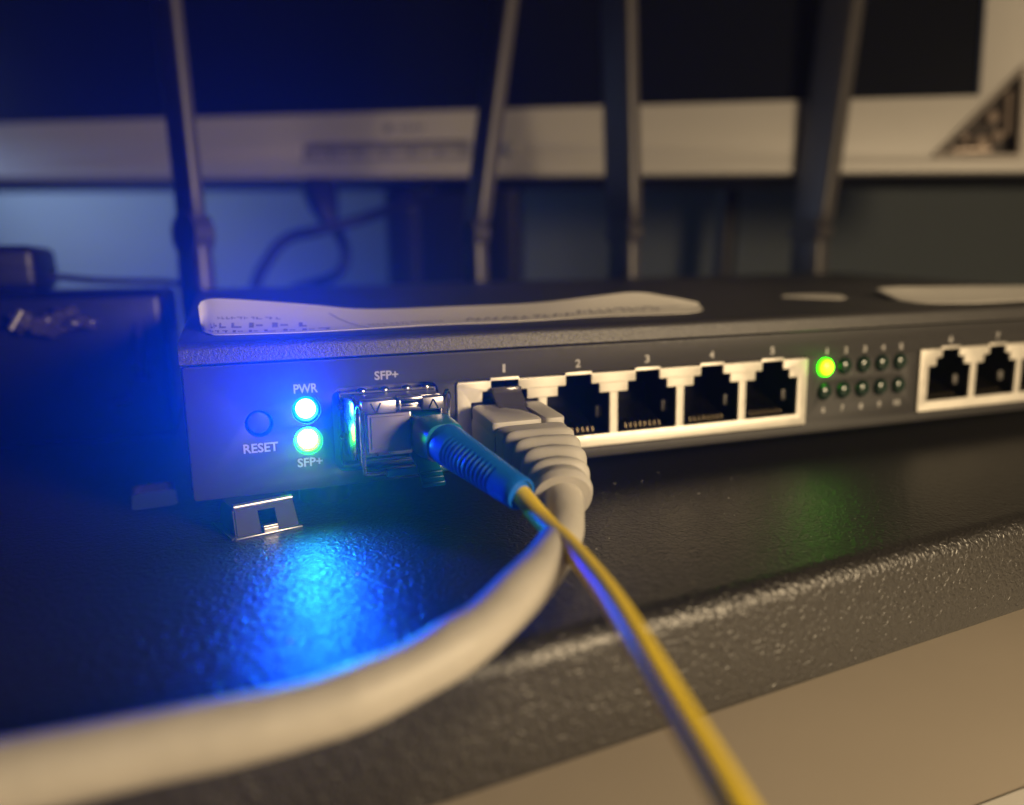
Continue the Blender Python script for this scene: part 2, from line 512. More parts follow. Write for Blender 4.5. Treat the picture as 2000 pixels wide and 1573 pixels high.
# spot lamps added at the lenses to light the glare volume in front of them
def beam(name, z, watts, color, aim, cone):
    d = bpy.data.lights.new(name, 'SPOT')
    d.energy = watts; d.color = color; d.spot_size = math.radians(cone); d.spot_blend = 1.0; d.shadow_soft_size = 0.0006
    o = bpy.data.objects.new(name, d)
    COL.objects.link(o)
    o.location = Vector((-33.25, -0.5, z))*MM
    o.rotation_euler = Vector(aim).to_track_quat('-Z', 'Y').to_euler()
beam("power_glare_spot", 12.9, 2.6, (0.0, 0.03, 1.0), (-0.36, -1, 0.40), 52)
beam("link_glare_spot", 7.9, 0.12, (0.05, 1.0, 0.0), (-0.10, -1, 0.12), 40)
lens_me = mesh("status_light", *dome(1.68, 0.95, back=1.2))
lens_me.materials.append(M['lens_off'])
for zi, z in enumerate((13.4, 8.35)):
    for i, x in enumerate(led_x):
        if zi == 0 and i == 0:
            o = obj("status_light", dome(1.68, 0.95, back=1.2), M['lens_port'], router, (x, -0.05, z))
            o["label"] = "lit green status light"
        else:
            link("status_light", lens_me, None, router, (x, -0.05, z))

# ethernet socket blocks
def socket_outline(cx, g=0.0):
    a, b, c = 6.15+g, 4.1+g, 2.5+g
    return [(cx-a, 4.3-g), (cx+a, 4.3-g), (cx+a, 11.95+g), (cx+b, 11.95+g), (cx+b, 13.7+g), (cx+c, 13.7+g), (cx+c, 15.45+g),
            (cx-c, 15.45+g), (cx-c, 13.7+g), (cx-b, 13.7+g), (cx-b, 11.95+g), (cx-a, 11.95+g)]
def soft(poly, r=0.22, n=3):
    """round the corners of a polygon"""
    out = []
    N = len(poly)
    for i in range(N):
        p0, p1, p2 = (np.array(poly[(i+d) % N], float) for d in (-1, 0, 1))
        d0, d1 = p0-p1, p2-p1
        l0, l1 = np.linalg.norm(d0), np.linalg.norm(d1)
        rr = min(r, l0*.45, l1*.45)
        a, b = p1+d0/l0*rr, p1+d1/l1*rr
        for k in range(n+1):
            t = k/n
            out.append(tuple((1-t)**2*a+2*t*(1-t)*p1+t*t*b))
    return out
def socket_mesh():
    ol = socket_outline(0, 0.02)
    n = len(ol)
    V = [(x, y, z) for y in (0.25, 11.0) for x, z in ol]
    Fc = [(i, (i+1) % n, n+(i+1) % n, n+i) for i in range(n)]+[tuple(n+i for i in range(n))]
    # an inner lip of black plastic that shows at the stepped corners
    return V, Fc
sk_me = mesh("socket", *socket_mesh(), 0); sk_me.materials.append(M['socket'])
pins = join(*[tube([(-3.57+1.02*i, 1.4, 4.6), (-3.57+1.02*i, 1.7, 5.3), (-3.57+1.02*i, 2.6, 5.6), (-3.57+1.02*i, 9.5, 8.3)], 0.2, 6, 1) for i in range(8)])
pin_me = mesh("contact_pins", *pins); pin_me.materials.append(M['gold'])
tab_me = mesh("spring_tab", *box(4.9, 6.1, 2.6, 3.2, 6.9, 9.0, .15)); tab_me.materials.append(M['tab'])
for bi, cx0 in enumerate((0.0, P2)):
    outer = [(cx0-8.55, 2.1), (cx0+4*P1+8.5, 2.1), (cx0+4*P1+8.5, 15.5)]
    for i in range(4, -1, -1):
        c = cx0+i*P1
        outer += [(c+2.65, 15.5), (c+2.65, 16.0), (c-2.65, 16.0), (c-2.65, 15.5)]
    outer += [(cx0-8.55, 15.5)]
    blk = obj("socket_block", join(plate(soft(outer, .3), [soft(socket_outline(cx0+i*P1), .2) for i in range(5)], -0.35, 0.2, 0.09),
              box(cx0-8.5, cx0-8.2, 0.1, 14, 2.2, 15.4), box(cx0+4*P1+8.15, cx0+4*P1+8.45, 0.1, 14, 2.2, 15.4),
              box(cx0-8.2, cx0+4*P1+8.15, 0.1, 14, 15.47, 15.53), box(cx0-8.2, cx0+4*P1+8.15, 0.1, 14, 2.15, 2.4)), M['nickel'], router)
    for i in range(5):
        s = link("socket", sk_me, None, blk, (cx0+i*P1, 0, 0))
        if not (bi == 0 and i == 0):
            p = link("contact_pins", pin_me, None, blk, (cx0+i*P1, 0, 0)); p["kind"] = "stuff"
            link("spring_tab", tab_me, None, blk, (cx0+i*P1, 0, 0))

# SFP cage set in its rounded opening
cage = obj("transceiver_cage", join(box(-28.0, -27.75, 0.4, 20, 3.2, 15.0), box(-12.35, -12.1, 0.4, 20, 3.2, 15.0),
           box(-27.75, -12.35, 0.4, 20, 14.9, 15.15), box(-27.75, -12.35, 0.4, 20, 3.0, 3.2), box(-29.3, -11.6, 3, 3.2, 2, 16.3)), M['cage'], router)
for x in (-24.3, -20.6, -16.9, -13.6):
    obj("spring_or_glint_bump", xf(dome(0.75, 0.5, 14, 4, 0.2), lambda a, b, c: (a*1.2, c, 15.2-b)), M['steel'], cage, (x, 1.0, 0))
for z in (13.0, 7.95):  # side bumps added to give the two lamp glints on the cage wall
    obj("spring_or_glint_bump", xf(dome(0.62, 0.45, 14, 4, 0.2), lambda a, b, c: (b, a*1.0, c)), M['steel'], cage, (-27.95, -0.1, z))

# antennas
def antenna(x, y, lean, rot, ztop, sa=1.0, sb=1.0, fl=1.0):
    L = Matrix.Rotation(lean, 4, 'Y')
    Rz = Matrix.Rotation(rot, 4, 'Z')
    piv = Vector((x, y, 45.5))
    def tf(a, b, c):
        v = L @ (Rz @ Vector((a, b, 0)) + Vector((0, 0, c)))
        return tuple(piv+v)
    def tf0(a, b, c): return tuple(piv+(Rz @ Vector((a, b, 0))+Vector((0, 0, c))))
    H = ztop-45.5
    # blade: a flat lozenge section that narrows above the hinge
    zs = [(3.5, 4.4, 2.5), (6.5, 5.0, 2.8), (14, 5.0, 2.7), (H*.5, 5.0, 2.6), (H-6, 4.8, 2.5), (H-1, 4.3, 2.2), (H, 3.2, 1.6)]
    V, Fc = [], []
    n = 28
    def sec(a, b): return superell(a*sa, b*sb, 7, n)
    for z, a, b in zs: V += [tf(p, q, z) for p, q in sec(a, b)]
    for i in range(len(zs)-1): Fc += [(i*n+k, i*n+(k+1) % n, (i+1)*n+(k+1) % n, (i+1)*n+k) for k in range(n)]
    Fc += [tuple(range(n)), tuple((len(zs)-1)*n+k for k in range(n))]
    a = obj("antenna", (V, Fc), M['antenna'], router, smooth=40)
    # hinge barrel and fork
    hb = [(tf0(p, 0, q)) for p, q in ()]
    V, Fc = [], []
    for yy in (-3.6, 3.6):
        V += [tf0(4.6*sa*fl*math.cos(2*math.pi*i/24), yy*sb*.8*fl, 4.6*fl*math.sin(2*math.pi*i/24)) for i in range(24)]
    Fc = [(i, (i+1) % 24, 24+(i+1) % 24, 24+i) for i in range(24)]+[tuple(range(24)), tuple(range(24, 48))]
    obj("hinge", (V, Fc), M['antenna'], a)
    V, Fc = [], []
    for z, p, q in ((-3.2, 4.0, 2.9), (-7, 4.3, 3.3), (-20, 4.4, 3.4), (-27, 4.2, 3.2)):
        V += [tf0(s, t, z) for s, t in superell(p*sa*fl, q*sb*.85*fl, 5, n)]
    for i in range(3): Fc += [(i*n+k, i*n+(k+1) % n, (i+1)*n+(k+1) % n, (i+1)*n+k) for k in range(n)]
    Fc += [tuple(range(n)), tuple(3*n+k for k in range(n))]
    obj("swivel_base", (V, Fc), M['antenna'], a)
    return a
antenna(-51.8, 124, -0.022, math.radians(-62), 190, 1.2, .72, 1.4)
antenna(34.5, 124, 0.165, math.radians(-77), 200, 1.05, .95)
antenna(89.5, 124, -0.035, math.radians(-83), 200, 1.65, .95)
antenna(171.0, 124, 0.115, math.radians(-87), 205, 1.75, 1.2)

# peeling paper stickers on the cover: a front edge stuck near the rim, a back edge that lifts
def roof(y): return 24.45+.0489*(y-2)
def sticker(front, back, marks, label, rows=10, sub=6, th=0.12):
    F_, B_ = cr(front, sub), cr(back, sub)
    n = len(F_)
    def pt(i, v):
        f, b = F_[i], B_[i]
        y = f[1]+(b[1]-f[1])*v
        x = f[0]+(b[0]-f[0])*v
        lift = (b[2]-roof(b[1]))
        z = roof(y)+max(0.0, (f[2]-roof(f[1])))*(1-v)+lift*(v**1.8)
        return (x, y, max(z, roof(y)+0.15))
    V, Fc = [], []
    for d in (0, th):
        for j in range(rows+1):
            for i in range(n):
                p = pt(i, j/rows); V.append((p[0], p[1], p[2]-d))
    N1 = n*(rows+1)
    for j in range(rows):
        for i in range(n-1):
            q = (j*n+i, j*n+i+1, (j+1)*n+i+1, (j+1)*n+i)
            Fc.append(q); Fc.append(tuple(N1+k for k in reversed(q)))
    for j in (0, rows):
        for i in range(n-1): Fc.append((j*n+i, j*n+i+1, N1+j*n+i+1, N1+j*n+i))
    for i in (0, n-1):
        for j in range(rows): Fc.append((j*n+i, (j+1)*n+i, N1+(j+1)*n+i, N1+j*n+i))
    st = obj("sticker", (V, Fc), M['paper'], router, smooth=60)
    st["label"] = label
    V, Fc = [], []
    for s0, s1, v0, v1, *ds in marks:         # short strokes of worn print, lying on the paper
        k0 = len(V)
        m_ = 3
        for k in range(m_+1):
            s = s0+(s1-s0)*k/m_
            fi = min(n-1.001, s*(n-1)); i = int(fi); t = fi-i
            for v in (v0, v1):
                if ds and v == v1:
                    fi = min(n-1.001, (s+ds[0])*(n-1)); i = int(fi); t = fi-i
                a, b = np.array(pt(i, v)), np.array(pt(i+1, v))
                p = a+(b-a)*t
                V.append((p[0], p[1], p[2]+.03))
        Fc += [(k0+2*k, k0+2*k+2, k0+2*k+3, k0+2*k+1) for k in range(m_)]
    if V:
        pr = obj("worn_print", (V, Fc), M['ink'], st, smooth=0)
        pr["kind"] = "stuff"
marks = []
rs = random.Random(3)
def line(s0, s1, v0, v1, wmin, wmax, gap):
    s = s0
    while s < s1:
        w = rs.uniform(wmin, wmax)
        dv = (v1-v0)
        c = rs.random()
        if c < .4:
            marks.append((s, min(s1, s+w), v0, v0+dv*.35)); marks.append((s, s+w*.3, v0, v1))
        elif c < .7:
            marks.append((s, min(s1, s+w), v1-dv*.35, v1)); marks.append((s+w*.6, s+w*.9, v0, v1))
        else:
            marks.append((s, s+w*.35, v0, v1)); marks.append((s+w*.5, s+w, v0+dv*.3, v0+dv*.65))
        s += w+rs.uniform(.5, 1.3)*gap
line(.10, .34, .12, .22, .010, .018, .007)
line(.14, .30, .30, .46, .012, .018, .010)
line(.18, .27, .56, .62, .004, .008, .003)
for k in range(4): marks.append((.385-.0125*k, .388-.0125*k, .06+.18*k, .24+.18*k, -.0125))
line(.39, .50, .25, .31, .004, .007, .002)
line(.39, .45, .16, .20, .004, .007, .002)
line(.53, .66, .22, .40, .008, .012, .003)
line(.67, .78, .30, .50, .008, .014, .003)
line(.79, .86, .40, .47, .005, .008, .003)
sticker([(-48.0, 13.5, 25.1), (-46.8, 9.2, 24.9), (-44.5, 7.2, 24.8), (-31.8, 5.9, 24.7), (-19.9, 7.1, 24.75), (-8.8, 8.3, 24.85), (4.3, 7.6, 24.8), (24.4, 10.2, 24.9),
         (41.8, 9.4, 24.9), (48.5, 13.5, 25.1), (51.0, 17.5, 25.6)],
        [(-48.4, 18, 29.0), (-47.6, 22, 29.8), (-44.0, 22, 30.0), (-30.5, 22, 28.6), (-19.3, 22, 27.3), (-2.0, 22, 27.2), (14.5, 22, 27.3), (27.5, 22, 28.2),
         (37.5, 22, 28.8), (45.8, 21.5, 27.6), (51.5, 19.5, 26.3)], marks, "white paper sticker peeling up at both ends")
marks = []
sticker([(113.0, 30.0, 25.9), (104.5, 17.0, 25.3), (103.5, 9.5, 24.9), (113.8, 5.2, 24.75), (130.5, 5.3, 24.8), (150, 6, 24.8), (172, 7, 24.9)],
        [(114.0, 31.5, 26.6), (108.0, 27.0, 27.5), (113.0, 26, 27.9), (123, 26, 27.7), (140, 26, 27.4), (158, 26, 27.0), (172, 26, 26.8)],
        marks, "white paper sticker near the right end")
sticker([(84.5, 33.0, 26.0), (88.0, 28.0, 25.8), (94.0, 24.0, 25.6), (98, 26, 25.8)], [(85.5, 34.0, 26.3), (90.0, 35.0, 26.4), (96, 34, 26.4), (99, 29, 26.2)],
        [], "small torn paper scrap")

# ------------------------------------------------------------------ optical transceiver
tr = thing("optical_transceiver", "shiny metal optical transceiver plugged into the router's SFP+ opening", "transceiver", (-19.3, -7.5, 3.4))
TXl, TXr = -26.2, -12.9
body = obj("shell", join(box(TXl, TXl+.3, -6.6, 12, 4.6, 14.6, .08), box(TXr-.3, TXr, -6.6, 12, 4.6, 14.6, .08),
     box(TXl+.3, TXr-.3, -6.6, 12, 14.2, 14.5, .08), box(TXl+.3, TXr-.3, -4.5, 12, 4.6, 5.0, .08),
     # angled side flange that catches the indicator light
     plate([(-1.0, 5.2), (5.6, 5.2), (6.6, 6.6), (6.6, 14.2), (5.6, 14.9), (-1.0, 14.4)], [], 0, .25, .05,
           place=lambda x, u, w: (TXl-1.35+.13*x+w, -x*1.0, u))), M['steel'], tr)
obj("face_block", join(box(-25.8, -18.0, -6.9, 2, 5.9, 12.6, .12), box(-18.0, -13.2, -3.0, 2, 5.9, 12.6, .1)), M['steel_dull'], tr)
# top lip with the two arrow marks and a notch for the latch
lip_vf = join(box(-25.9, -20.5, -8.3, -6.0, 12.9, 14.9, .22), box(-16.4, -13.0, -8.3, -6.0, 12.9, 14.9, .22), box(-20.5, -16.4, -6.9, -5.8, 13.0, 13.6, .1),
              box(-25.9, -13.0, -6.0, -1.0, 14.6, 14.95, .1))
lip = obj("top_lip", lip_vf, M['steel_dull'], tr)
def arrow(cx, cz, up):
    s = 1 if up else -1
    pts = [(cx-.75, cz-.75*s), (cx, cz+.75*s), (cx+.75, cz-.75*s)]
    V = [tube([(pts[i][0], -8.33, pts[i][1]), (pts[j][0], -8.33, pts[j][1])], .13, 6, 1) for i, j in ((0, 1), (1, 2))]
    if up: V.append(tube([(pts[2][0], -8.33, pts[2][1]), (pts[0][0], -8.33, pts[0][1])], .08, 6, 1))
    return join(*V)
obj("arrow_mark", arrow(-23.7, 13.85, False), M['steel'], lip)
obj("arrow_mark", arrow(-14.7, 13.85, True), M['steel'], lip)
obj("latch_or_glint", join(box(-20.3, -16.5, -9.0, -6.0, 14.75, 15.25, .2), box(-19.8, -17.0, -8.2, -7.6, 13.7, 14.2, .2), box(-20.3, -19.9, -8.8, -8.2, 13.0, 15.0, .12)), M['steel'], tr)
pl = obj("dust_plug", join(box(-25.0, -18.3, -7.6, -6.9, 6.6, 12.7, .2)), M['plug_grey'], tr)
obj("plug_face", box(-24.5, -18.9, -7.9, -7.5, 7.3, 12.3, .12), M['plug_grey'], pl)
bail = obj("bail_wire", join(tube([(-26.3, -2.5, 9.5), (-26.4, -8.2, 14.2), (-26.0, -8.7, 13.4), (-25.9, -8.7, 9), (-25.9, -8.6, 4.4), (-25.4, -8.6, 3.7), (-22.2, -8.6, 3.6)], .33, 8, 5),
      tube([(-12.9, -2.0, 9.5), (-12.7, -8.0, 15.2), (-12.4, -8.6, 15.6), (-12.2, -8.6, 14.6), (-12.3, -8.6, 13), (-12.2, -8.5, 9), (-12.2, -8.5, 4.4)], .33, 8, 5)), M['steel'], tr)
obj("bail_sleeve", box(-22.6, -12.2, -9.1, -8.0, 2.95, 4.1, .3), M['teal'], bail)

# ------------------------------------------------------------------ yellow fibre cable
fib = thing("fiber_cable", "yellow fibre optic cable with a blue connector plugged into the transceiver", "cable", (-15.3, -9, 9))
con = obj("connector", join(box(-18.0, -13.0, -11.5, 0, 6.2, 12.1, .35),
      loft([(-15.45, -11.0, 9.3), (-15.3, -12.8, 9.3), (-15.1, -14.6, 9.2), (-14.9, -15.6, 9.1)], lambda i, s: superell(3.45-.12*i, 3.3-.12*i, 3.2, 24)),
      box(-18.0, -11.9, -13.2, -6.5, 6.0, 12.0, .8, 1)), M['teal'], fib)
lat = obj("latch_lever", loft([(-16.4, -5.0, 5.7), (-16.4, -9.0, 4.9), (-16.3, -12.0, 3.2), (-16.3, -13.4, 2.2)], lambda i, s: [(1.75, .35), (-1.75, .35), (-1.75, -.35), (1.75, -.35)]), M['teal'], con)
for i in range(3):
    z = 3.9-.65*i
    obj("grip_ridge", box(-18.0, -14.6, -12.2-.75*i, -11.3-.75*i, z-.13, z+.13, .1), M['teal'], lat)
path = cr([(-15.0, -14.8, 9.15), (-13.3, -20.0, 7.9), (-11.3, -26.0, 6.5), (-9.3, -31.6, 5.1)], 28)
def boot_sec(i, s):
    r = 3.2*(1-s)+2.3*s
    if s < .1: r *= .93+.7*s
    if s > .97: r -= .2*(s-.97)/.03
    g = 0
    if .2 < s < .78:
        ph = ((s-.2)/.58*12) % 1
        g = .45*max(0, math.sin(math.pi*min(1, max(0, (ph-.5)/.5))))
    out = []
    for a, b in superell(r, r, 2.0, 40):
        c = abs(a)/r                       # slits only on the two sides of the boot
        k_ = 1-g/r*min(1, max(0, (c-.45)*4))
        out.append((a*k_, b*k_))
    return out
boot = obj("boot", loft(path, boot_sec), M['boot_blue'], fib, smooth=28)
def ring_end(c, d, rows, n=32):
    c, d = np.array(c, float), np.array(d, float); d /= np.linalg.norm(d)
    a = np.cross(d, (0, 0, 1)); a /= np.linalg.norm(a); b = np.cross(a, d)
    V = [tuple(c+d*t+a*r*math.cos(2*math.pi*i/n)+b*r*math.sin(2*math.pi*i/n)) for t, r in rows for i in range(n)]
    return V, [(k*n+i, k*n+(i+1) % n, (k+1)*n+(i+1) % n, (k+1)*n+i) for k in range(len(rows)-1) for i in range(n)]
obj("boot_end", ring_end((-9.3, -31.6, 5.1), (2.0, -5.6, -1.4), [(-1.4, 2.2), (-1.3, 2.36), (0.2, 2.33), (.45, 2.2), (.42, 1.95), (.2, 1.8), (-1.2, 1.75), (-1.3, 1.3)]), M['boot_blue'], boot)
obj("cord", tube([(-9.6, -29.5, 5.6), (-8.9, -31.0, 4.8), (-8.0, -36.8, 2.7), (-7.6, -43.6, 1.7), (-8.0, -50.0, 1.2), (-8.9, -57.3, .8), (-10.6, -66.5, 0.2), (-11.7, -73.9, -.9),
     (-12.7, -80.2, -1.7), (-13.6, -85.4, -2.4), (-14.3, -90.5, -3.8), (-15.0, -98, -8), (-15, -110, -22), (-12, -126, -42), (-4, -150, -56), (12, -190, -58.6), (60, -300, -58.6)], 1.36, 18, 8), M['yellow'], fib)

# ------------------------------------------------------------------ white ethernet cable
eth = thing("ethernet_cable", "off-white ethernet cable plugged into the first socket and curving along the shelf edge", "cable", (0, -10, 2))
pg = obj("plug", box(-5.8, 5.8, -4, 9, 4.6, 11.6, .3), M['clear'], eth)
lt = obj("latch_tab", join(loft([(-.2, 6, 11.9), (-.2, 1, 13.3), (-.2, -1.6, 13.5), (-.2, -3.4, 12.2), (-.2, -5.5, 11.0), (-.2, -9, 10.4)], lambda i, s: [(2.6, .35), (-2.6, .35), (-2.6, -.35), (2.6, -.35)]),
     box(-2.6, 2.6, -1.9, -.4, 13.2, 14.5, .3)), M['clear'], pg)
# hood in two halves with the latch slot between
def hood_sec(x0, x1, zt0, zt1):
    V, Fc = [], []
    st = [(-2.2, .0), (-3.0, .35), (-8, .35), (-13.0, .30), (-13.7, .0)]
    for y, g in st:
        s = (y+2.2)/-12.1
        zt = zt0+(zt1-zt0)*s
        a, b = x0-g, x1+g
        V += [(x, y, z) for x, z in rrect(a, b, 2.0-g, zt+g*.6, 1.3, 4)]
    n = 20
    n = len(rrect(0, 5, 0, 5, 1.3, 4))
    for i in range(len(st)-1): Fc += [(i*n+k, i*n+(k+1) % n, (i+1)*n+(k+1) % n, (i+1)*n+k) for k in range(n)]
    Fc += [tuple(range(n)), tuple((len(st)-1)*n+k for k in range(n))]
    return V, Fc
hood = obj("hood", join(hood_sec(-6.6, 5.4, 10.3, 9.5)), M['eth'], eth)
# raised cheeks left and right of the slot
def cheek(pts, z0, z1):
    pts = soft(pts, .9, 4)
    n = len(pts)
    V = []
    for zz, g in ((z0-1.5, 0), (z1-.35, 0), (z1-.1, .12), (z1, .4)):
        cx = sum(p[0] for p in pts)/n; cy = sum(p[1] for p in pts)/n
        for x, y in pts:
            V.append((x+(cx-x)*g*.14, y+(cy-y)*g*.09, zz+(-2.2-y)*-.075))
    Fc = [(i*n+k, i*n+(k+1) % n, (i+1)*n+(k+1) % n, (i+1)*n+k) for i in range(3) for k in range(n)]
    Fc += [tuple(range(n)), tuple(3*n+k for k in range(n))]
    return V, Fc
obj("cheek", cheek([(-6.75, -2.3), (-2.1, -2.3), (-1.6, -5.4), (.4, -7.0), (1.7, -11.0), (1.7, -13.2), (-6.75, -13.3)], 10.2, 11.8), M['eth'], hood)
obj("cheek", cheek([(1.9, -2.3), (5.6, -2.3), (5.6, -13.3), (2.2, -13.2), (2.1, -8.4)], 10.2, 11.8), M['eth'], hood)
# strain relief: rounded block that tapers into ribs and bends down
P_ = cr([(-.55, -13.5, 6.0), (-.65, -18.0, 5.9), (-.9, -22.3, 5.5), (-1.5, -26.3, 4.7), (-2.3, -29.6, 3.7)], 24)
def relief_sec(i, s):
    a = 6.05*(1-s)+3.75*s; b = 4.55*(1-s)+3.5*s
    if s < .04: a -= .45*(1-s/.04); b -= .45*(1-s/.04)
    e = 5.5*(1-s)**1.3+2.15
    w = sc = 0
    if s > .17:
        q = 0.5+0.5*math.cos((s-.22)/.78*2*math.pi*4.0)
        w = q**.7*.7-.4
        sc = (1-q)*.55
    out = []
    for x, y in superell(a+w*(.55+.5*s), b+w*.75, e, 56):
        k_ = 1-sc*.16*abs(x*y)/(a*b)*1.6
        out.append((x*k_, y*k_))
    return out
rel = obj("strain_relief", loft(P_, relief_sec), M['eth'], eth, smooth=60)
obj("end_ring", loft(cr([(-1.95, -28.2, 4.15), (-2.3, -29.6, 3.7), (-2.6, -30.6, 3.3)], 6), lambda i, s: superell(4.35-.35*abs(s-.5)*2, 4.15-.35*abs(s-.5)*2, 2.1, 40)), M['eth'], rel, smooth=50)
obj("cord", tube([(-2.2, -28.6, 3.9, 2.75), (-2.7, -31.0, 3.0, 2.75), (-3.9, -34.0, 1.9, 2.7), (-6.1, -38.2, .9, 2.7), (-10.4, -43.6, .2, 2.72), (-15.9, -49.2, -.4, 2.9), (-21.6, -54.0, -1.2, 2.72), (-25.5, -56.0, -1.8, 2.92), (-29.9, -57.5, -2.6, 2.74), (-35.0, -58.7, -3.2, 2.94), (-39.8, -59.4, -3.5, 2.8),
     (-46.3, -60.0, -3.4, 2.9), (-52.3, -60.4, -3.1, 2.85), (-58.0, -60.8, -2.9, 2.9), (-63.2, -61, -2.8, 2.95), (-76, -61.5, -2.6, 2.95), (-100, -63.5, -3, 2.9), (-150, -71, -4, 2.9), (-200, -88, -18, 2.9), (-235, -120, -44, 2.9), (-255, -170, -56.8, 2.9), (-265, -300, -56.9, 2.9)], 2.68, 24, 8), M['eth_cord'], eth, smooth=60)

# ------------------------------------------------------------------ small steel clip on the shelf under the router's corner
clip = thing("metal_clip", "small folded steel clip with a notch standing on the shelf below the reset button", "clip", (-41, -4, -5))
th = math.radians(15)
def ck(a, b, z): return (-45.0+a*math.cos(th)-b*math.sin(th), -5.6+a*math.sin(th)+b*math.cos(th), -5.0+z)
def slab(p, q, r, s, t):
    """thin sheet through four local corner points, thickened along its normal"""
    p, q, r, s = (np.array(v, float) for v in (p, q, r, s))
    n = np.cross(q-p, s-p); n = n/np.linalg.norm(n)*t
    V = [tuple(ck(*v)) for v in (p, q, r, s, p+n, q+n, r+n, s+n)]
    return V, [(0, 1, 2, 3), (7, 6, 5, 4), (0, 4, 5, 1), (1, 5, 6, 2), (2, 6, 7, 3), (3, 7, 4, 0)]
W_ = 9.4
front = plate([(0, 0), (W_, 0), (W_-.35, 4.75), (.35, 4.75)], [[(3.7, 1.0), (6.3, 1.0), (6.3, 3.6), (3.7, 3.6)]], 0, .35, .08,
              place=lambda x, u, w: ck(x, u*.42-w, u*.92+.1))
cb = obj("body", join(front, slab((.35, 2.0, 4.45), (W_-.35, 2.0, 4.45), (W_-.35, 8, 4.45), (.35, 8, 4.45), -.3),
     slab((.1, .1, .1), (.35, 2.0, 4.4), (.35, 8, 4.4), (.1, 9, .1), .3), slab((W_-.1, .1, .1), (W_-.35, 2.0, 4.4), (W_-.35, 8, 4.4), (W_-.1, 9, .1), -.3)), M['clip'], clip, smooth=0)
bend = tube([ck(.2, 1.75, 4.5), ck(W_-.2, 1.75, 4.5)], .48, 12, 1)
obj("bend", bend, M['clip_lit'], clip)
obj("tongue", join(box(0, 1, 0, 1, 0, 1, .12)), M['clip_lit'], clip).data.transform(Matrix.Identity(4))
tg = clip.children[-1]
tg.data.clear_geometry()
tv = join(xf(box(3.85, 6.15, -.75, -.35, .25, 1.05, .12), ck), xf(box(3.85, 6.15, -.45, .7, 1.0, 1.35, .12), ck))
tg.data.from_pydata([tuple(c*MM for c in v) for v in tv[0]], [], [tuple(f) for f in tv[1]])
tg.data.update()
obj("base_flange", join(xf(box(-.3, W_+.5, -.75, .2, .03, .33, .1), ck), slab((-.9, -.4, .05), (0, .2, .05), (0, 9.5, .05), (-1.2, 9.5, .05), .3)), M['clip_lit'], clip)

# ------------------------------------------------------------------ monitor behind
def mo(t, u, w): return tuple(BL+MT*t+MU*u+MN*w)
mon = thing("monitor", "silver framed computer monitor with a dark screen behind the antennas", "monitor", tuple(BL+MT*230))
tri = [(437.2, 5.6), (466.6, 4.7), (466.4, 38.6)]
bez = obj("bezel", plate(rrect(-60, 487, -0.3, 300, 3), [[(-40, 29.0), (452.2, 28.6), (452.2, 280), (-40, 280)], soft([(438.6, 5.6), (466.6, 4.7), (466.4, 37.8)], 1.0), rrect(170, 252.5, 7.6, 15.2, 2)],
          0, 6, .8, place=lambda x, u, w: mo(x, u, w-3)), M['silver'], mon)
obj("screen", plate([(-44, 25), (456, 25), (456, 285), (-44, 285)], [], 0, 2, 0, place=lambda x, u, w: mo(x, u, w-4.2)), M['screen'], mon)
obj("back_housing", plate(rrect(-58, 485, .3, 298, 3), [], 0, 22, 1.5, place=lambda x, u, w: mo(x, u, w-17.5)), M['dark_back'], mon)
strip = obj("button_strip", plate(rrect(170.3, 252.2, 7.8, 15.0, 1.8), [], 0, 2, .2, place=lambda x, u, w: mo(x, u, w-4.0)), M['slot'], mon)
for i in range(6):
    obj("button", plate(rrect(172+13.2*i, 183.4+13.2*i, 9.4, 12.0, .6), [], 0, 1.6, .4, place=lambda x, u, w: mo(x, u, w-2.6)), M['silver'], strip)
obj("strip_end_glint", plate(rrect(249.6, 251.6, 8.4, 14.0, .8), [], 0, 3, .4, place=lambda x, u, w: mo(x, u, w-1.5)), M['silver_light'], strip)  # bright piece added for the glint at the strip's end
kn = [mo(271.7+3.0*math.cos(a)*q, 10.7+3.0*math.sin(a)*q, w) for w, q in ((-1, 1), (2.4, 1), (3.4, .75)) for a in [2*math.pi*i/24 for i in range(24)]]
obj("power_button", (kn, [(j*24+i, j*24+(i+1) % 24, (j+1)*24+(i+1) % 24, (j+1)*24+i) for j in range(2) for i in range(24)]+[tuple(range(24)), tuple(48+i for i in range(24))]), M['silver_light'], mon)
# small grey maker's mark, too blurred to read: a disc and five strokes
mk = [plate(circle(213.5, 21.4, 2.1, 20), [], 0, .1, 0, place=lambda x, u, w: mo(x, u, w+.06))]
for i in range(5):
    mk.append(plate(rrect(218.5+2.6*i, 220.0+2.6*i, 20.0, 22.9 if i % 2 else 22.2), [], 0, .1, 0, place=lambda x, u, w: mo(x, u, w+.06)))
mark = obj("maker_mark", join(*mk), M['slot'], mon, smooth=0)
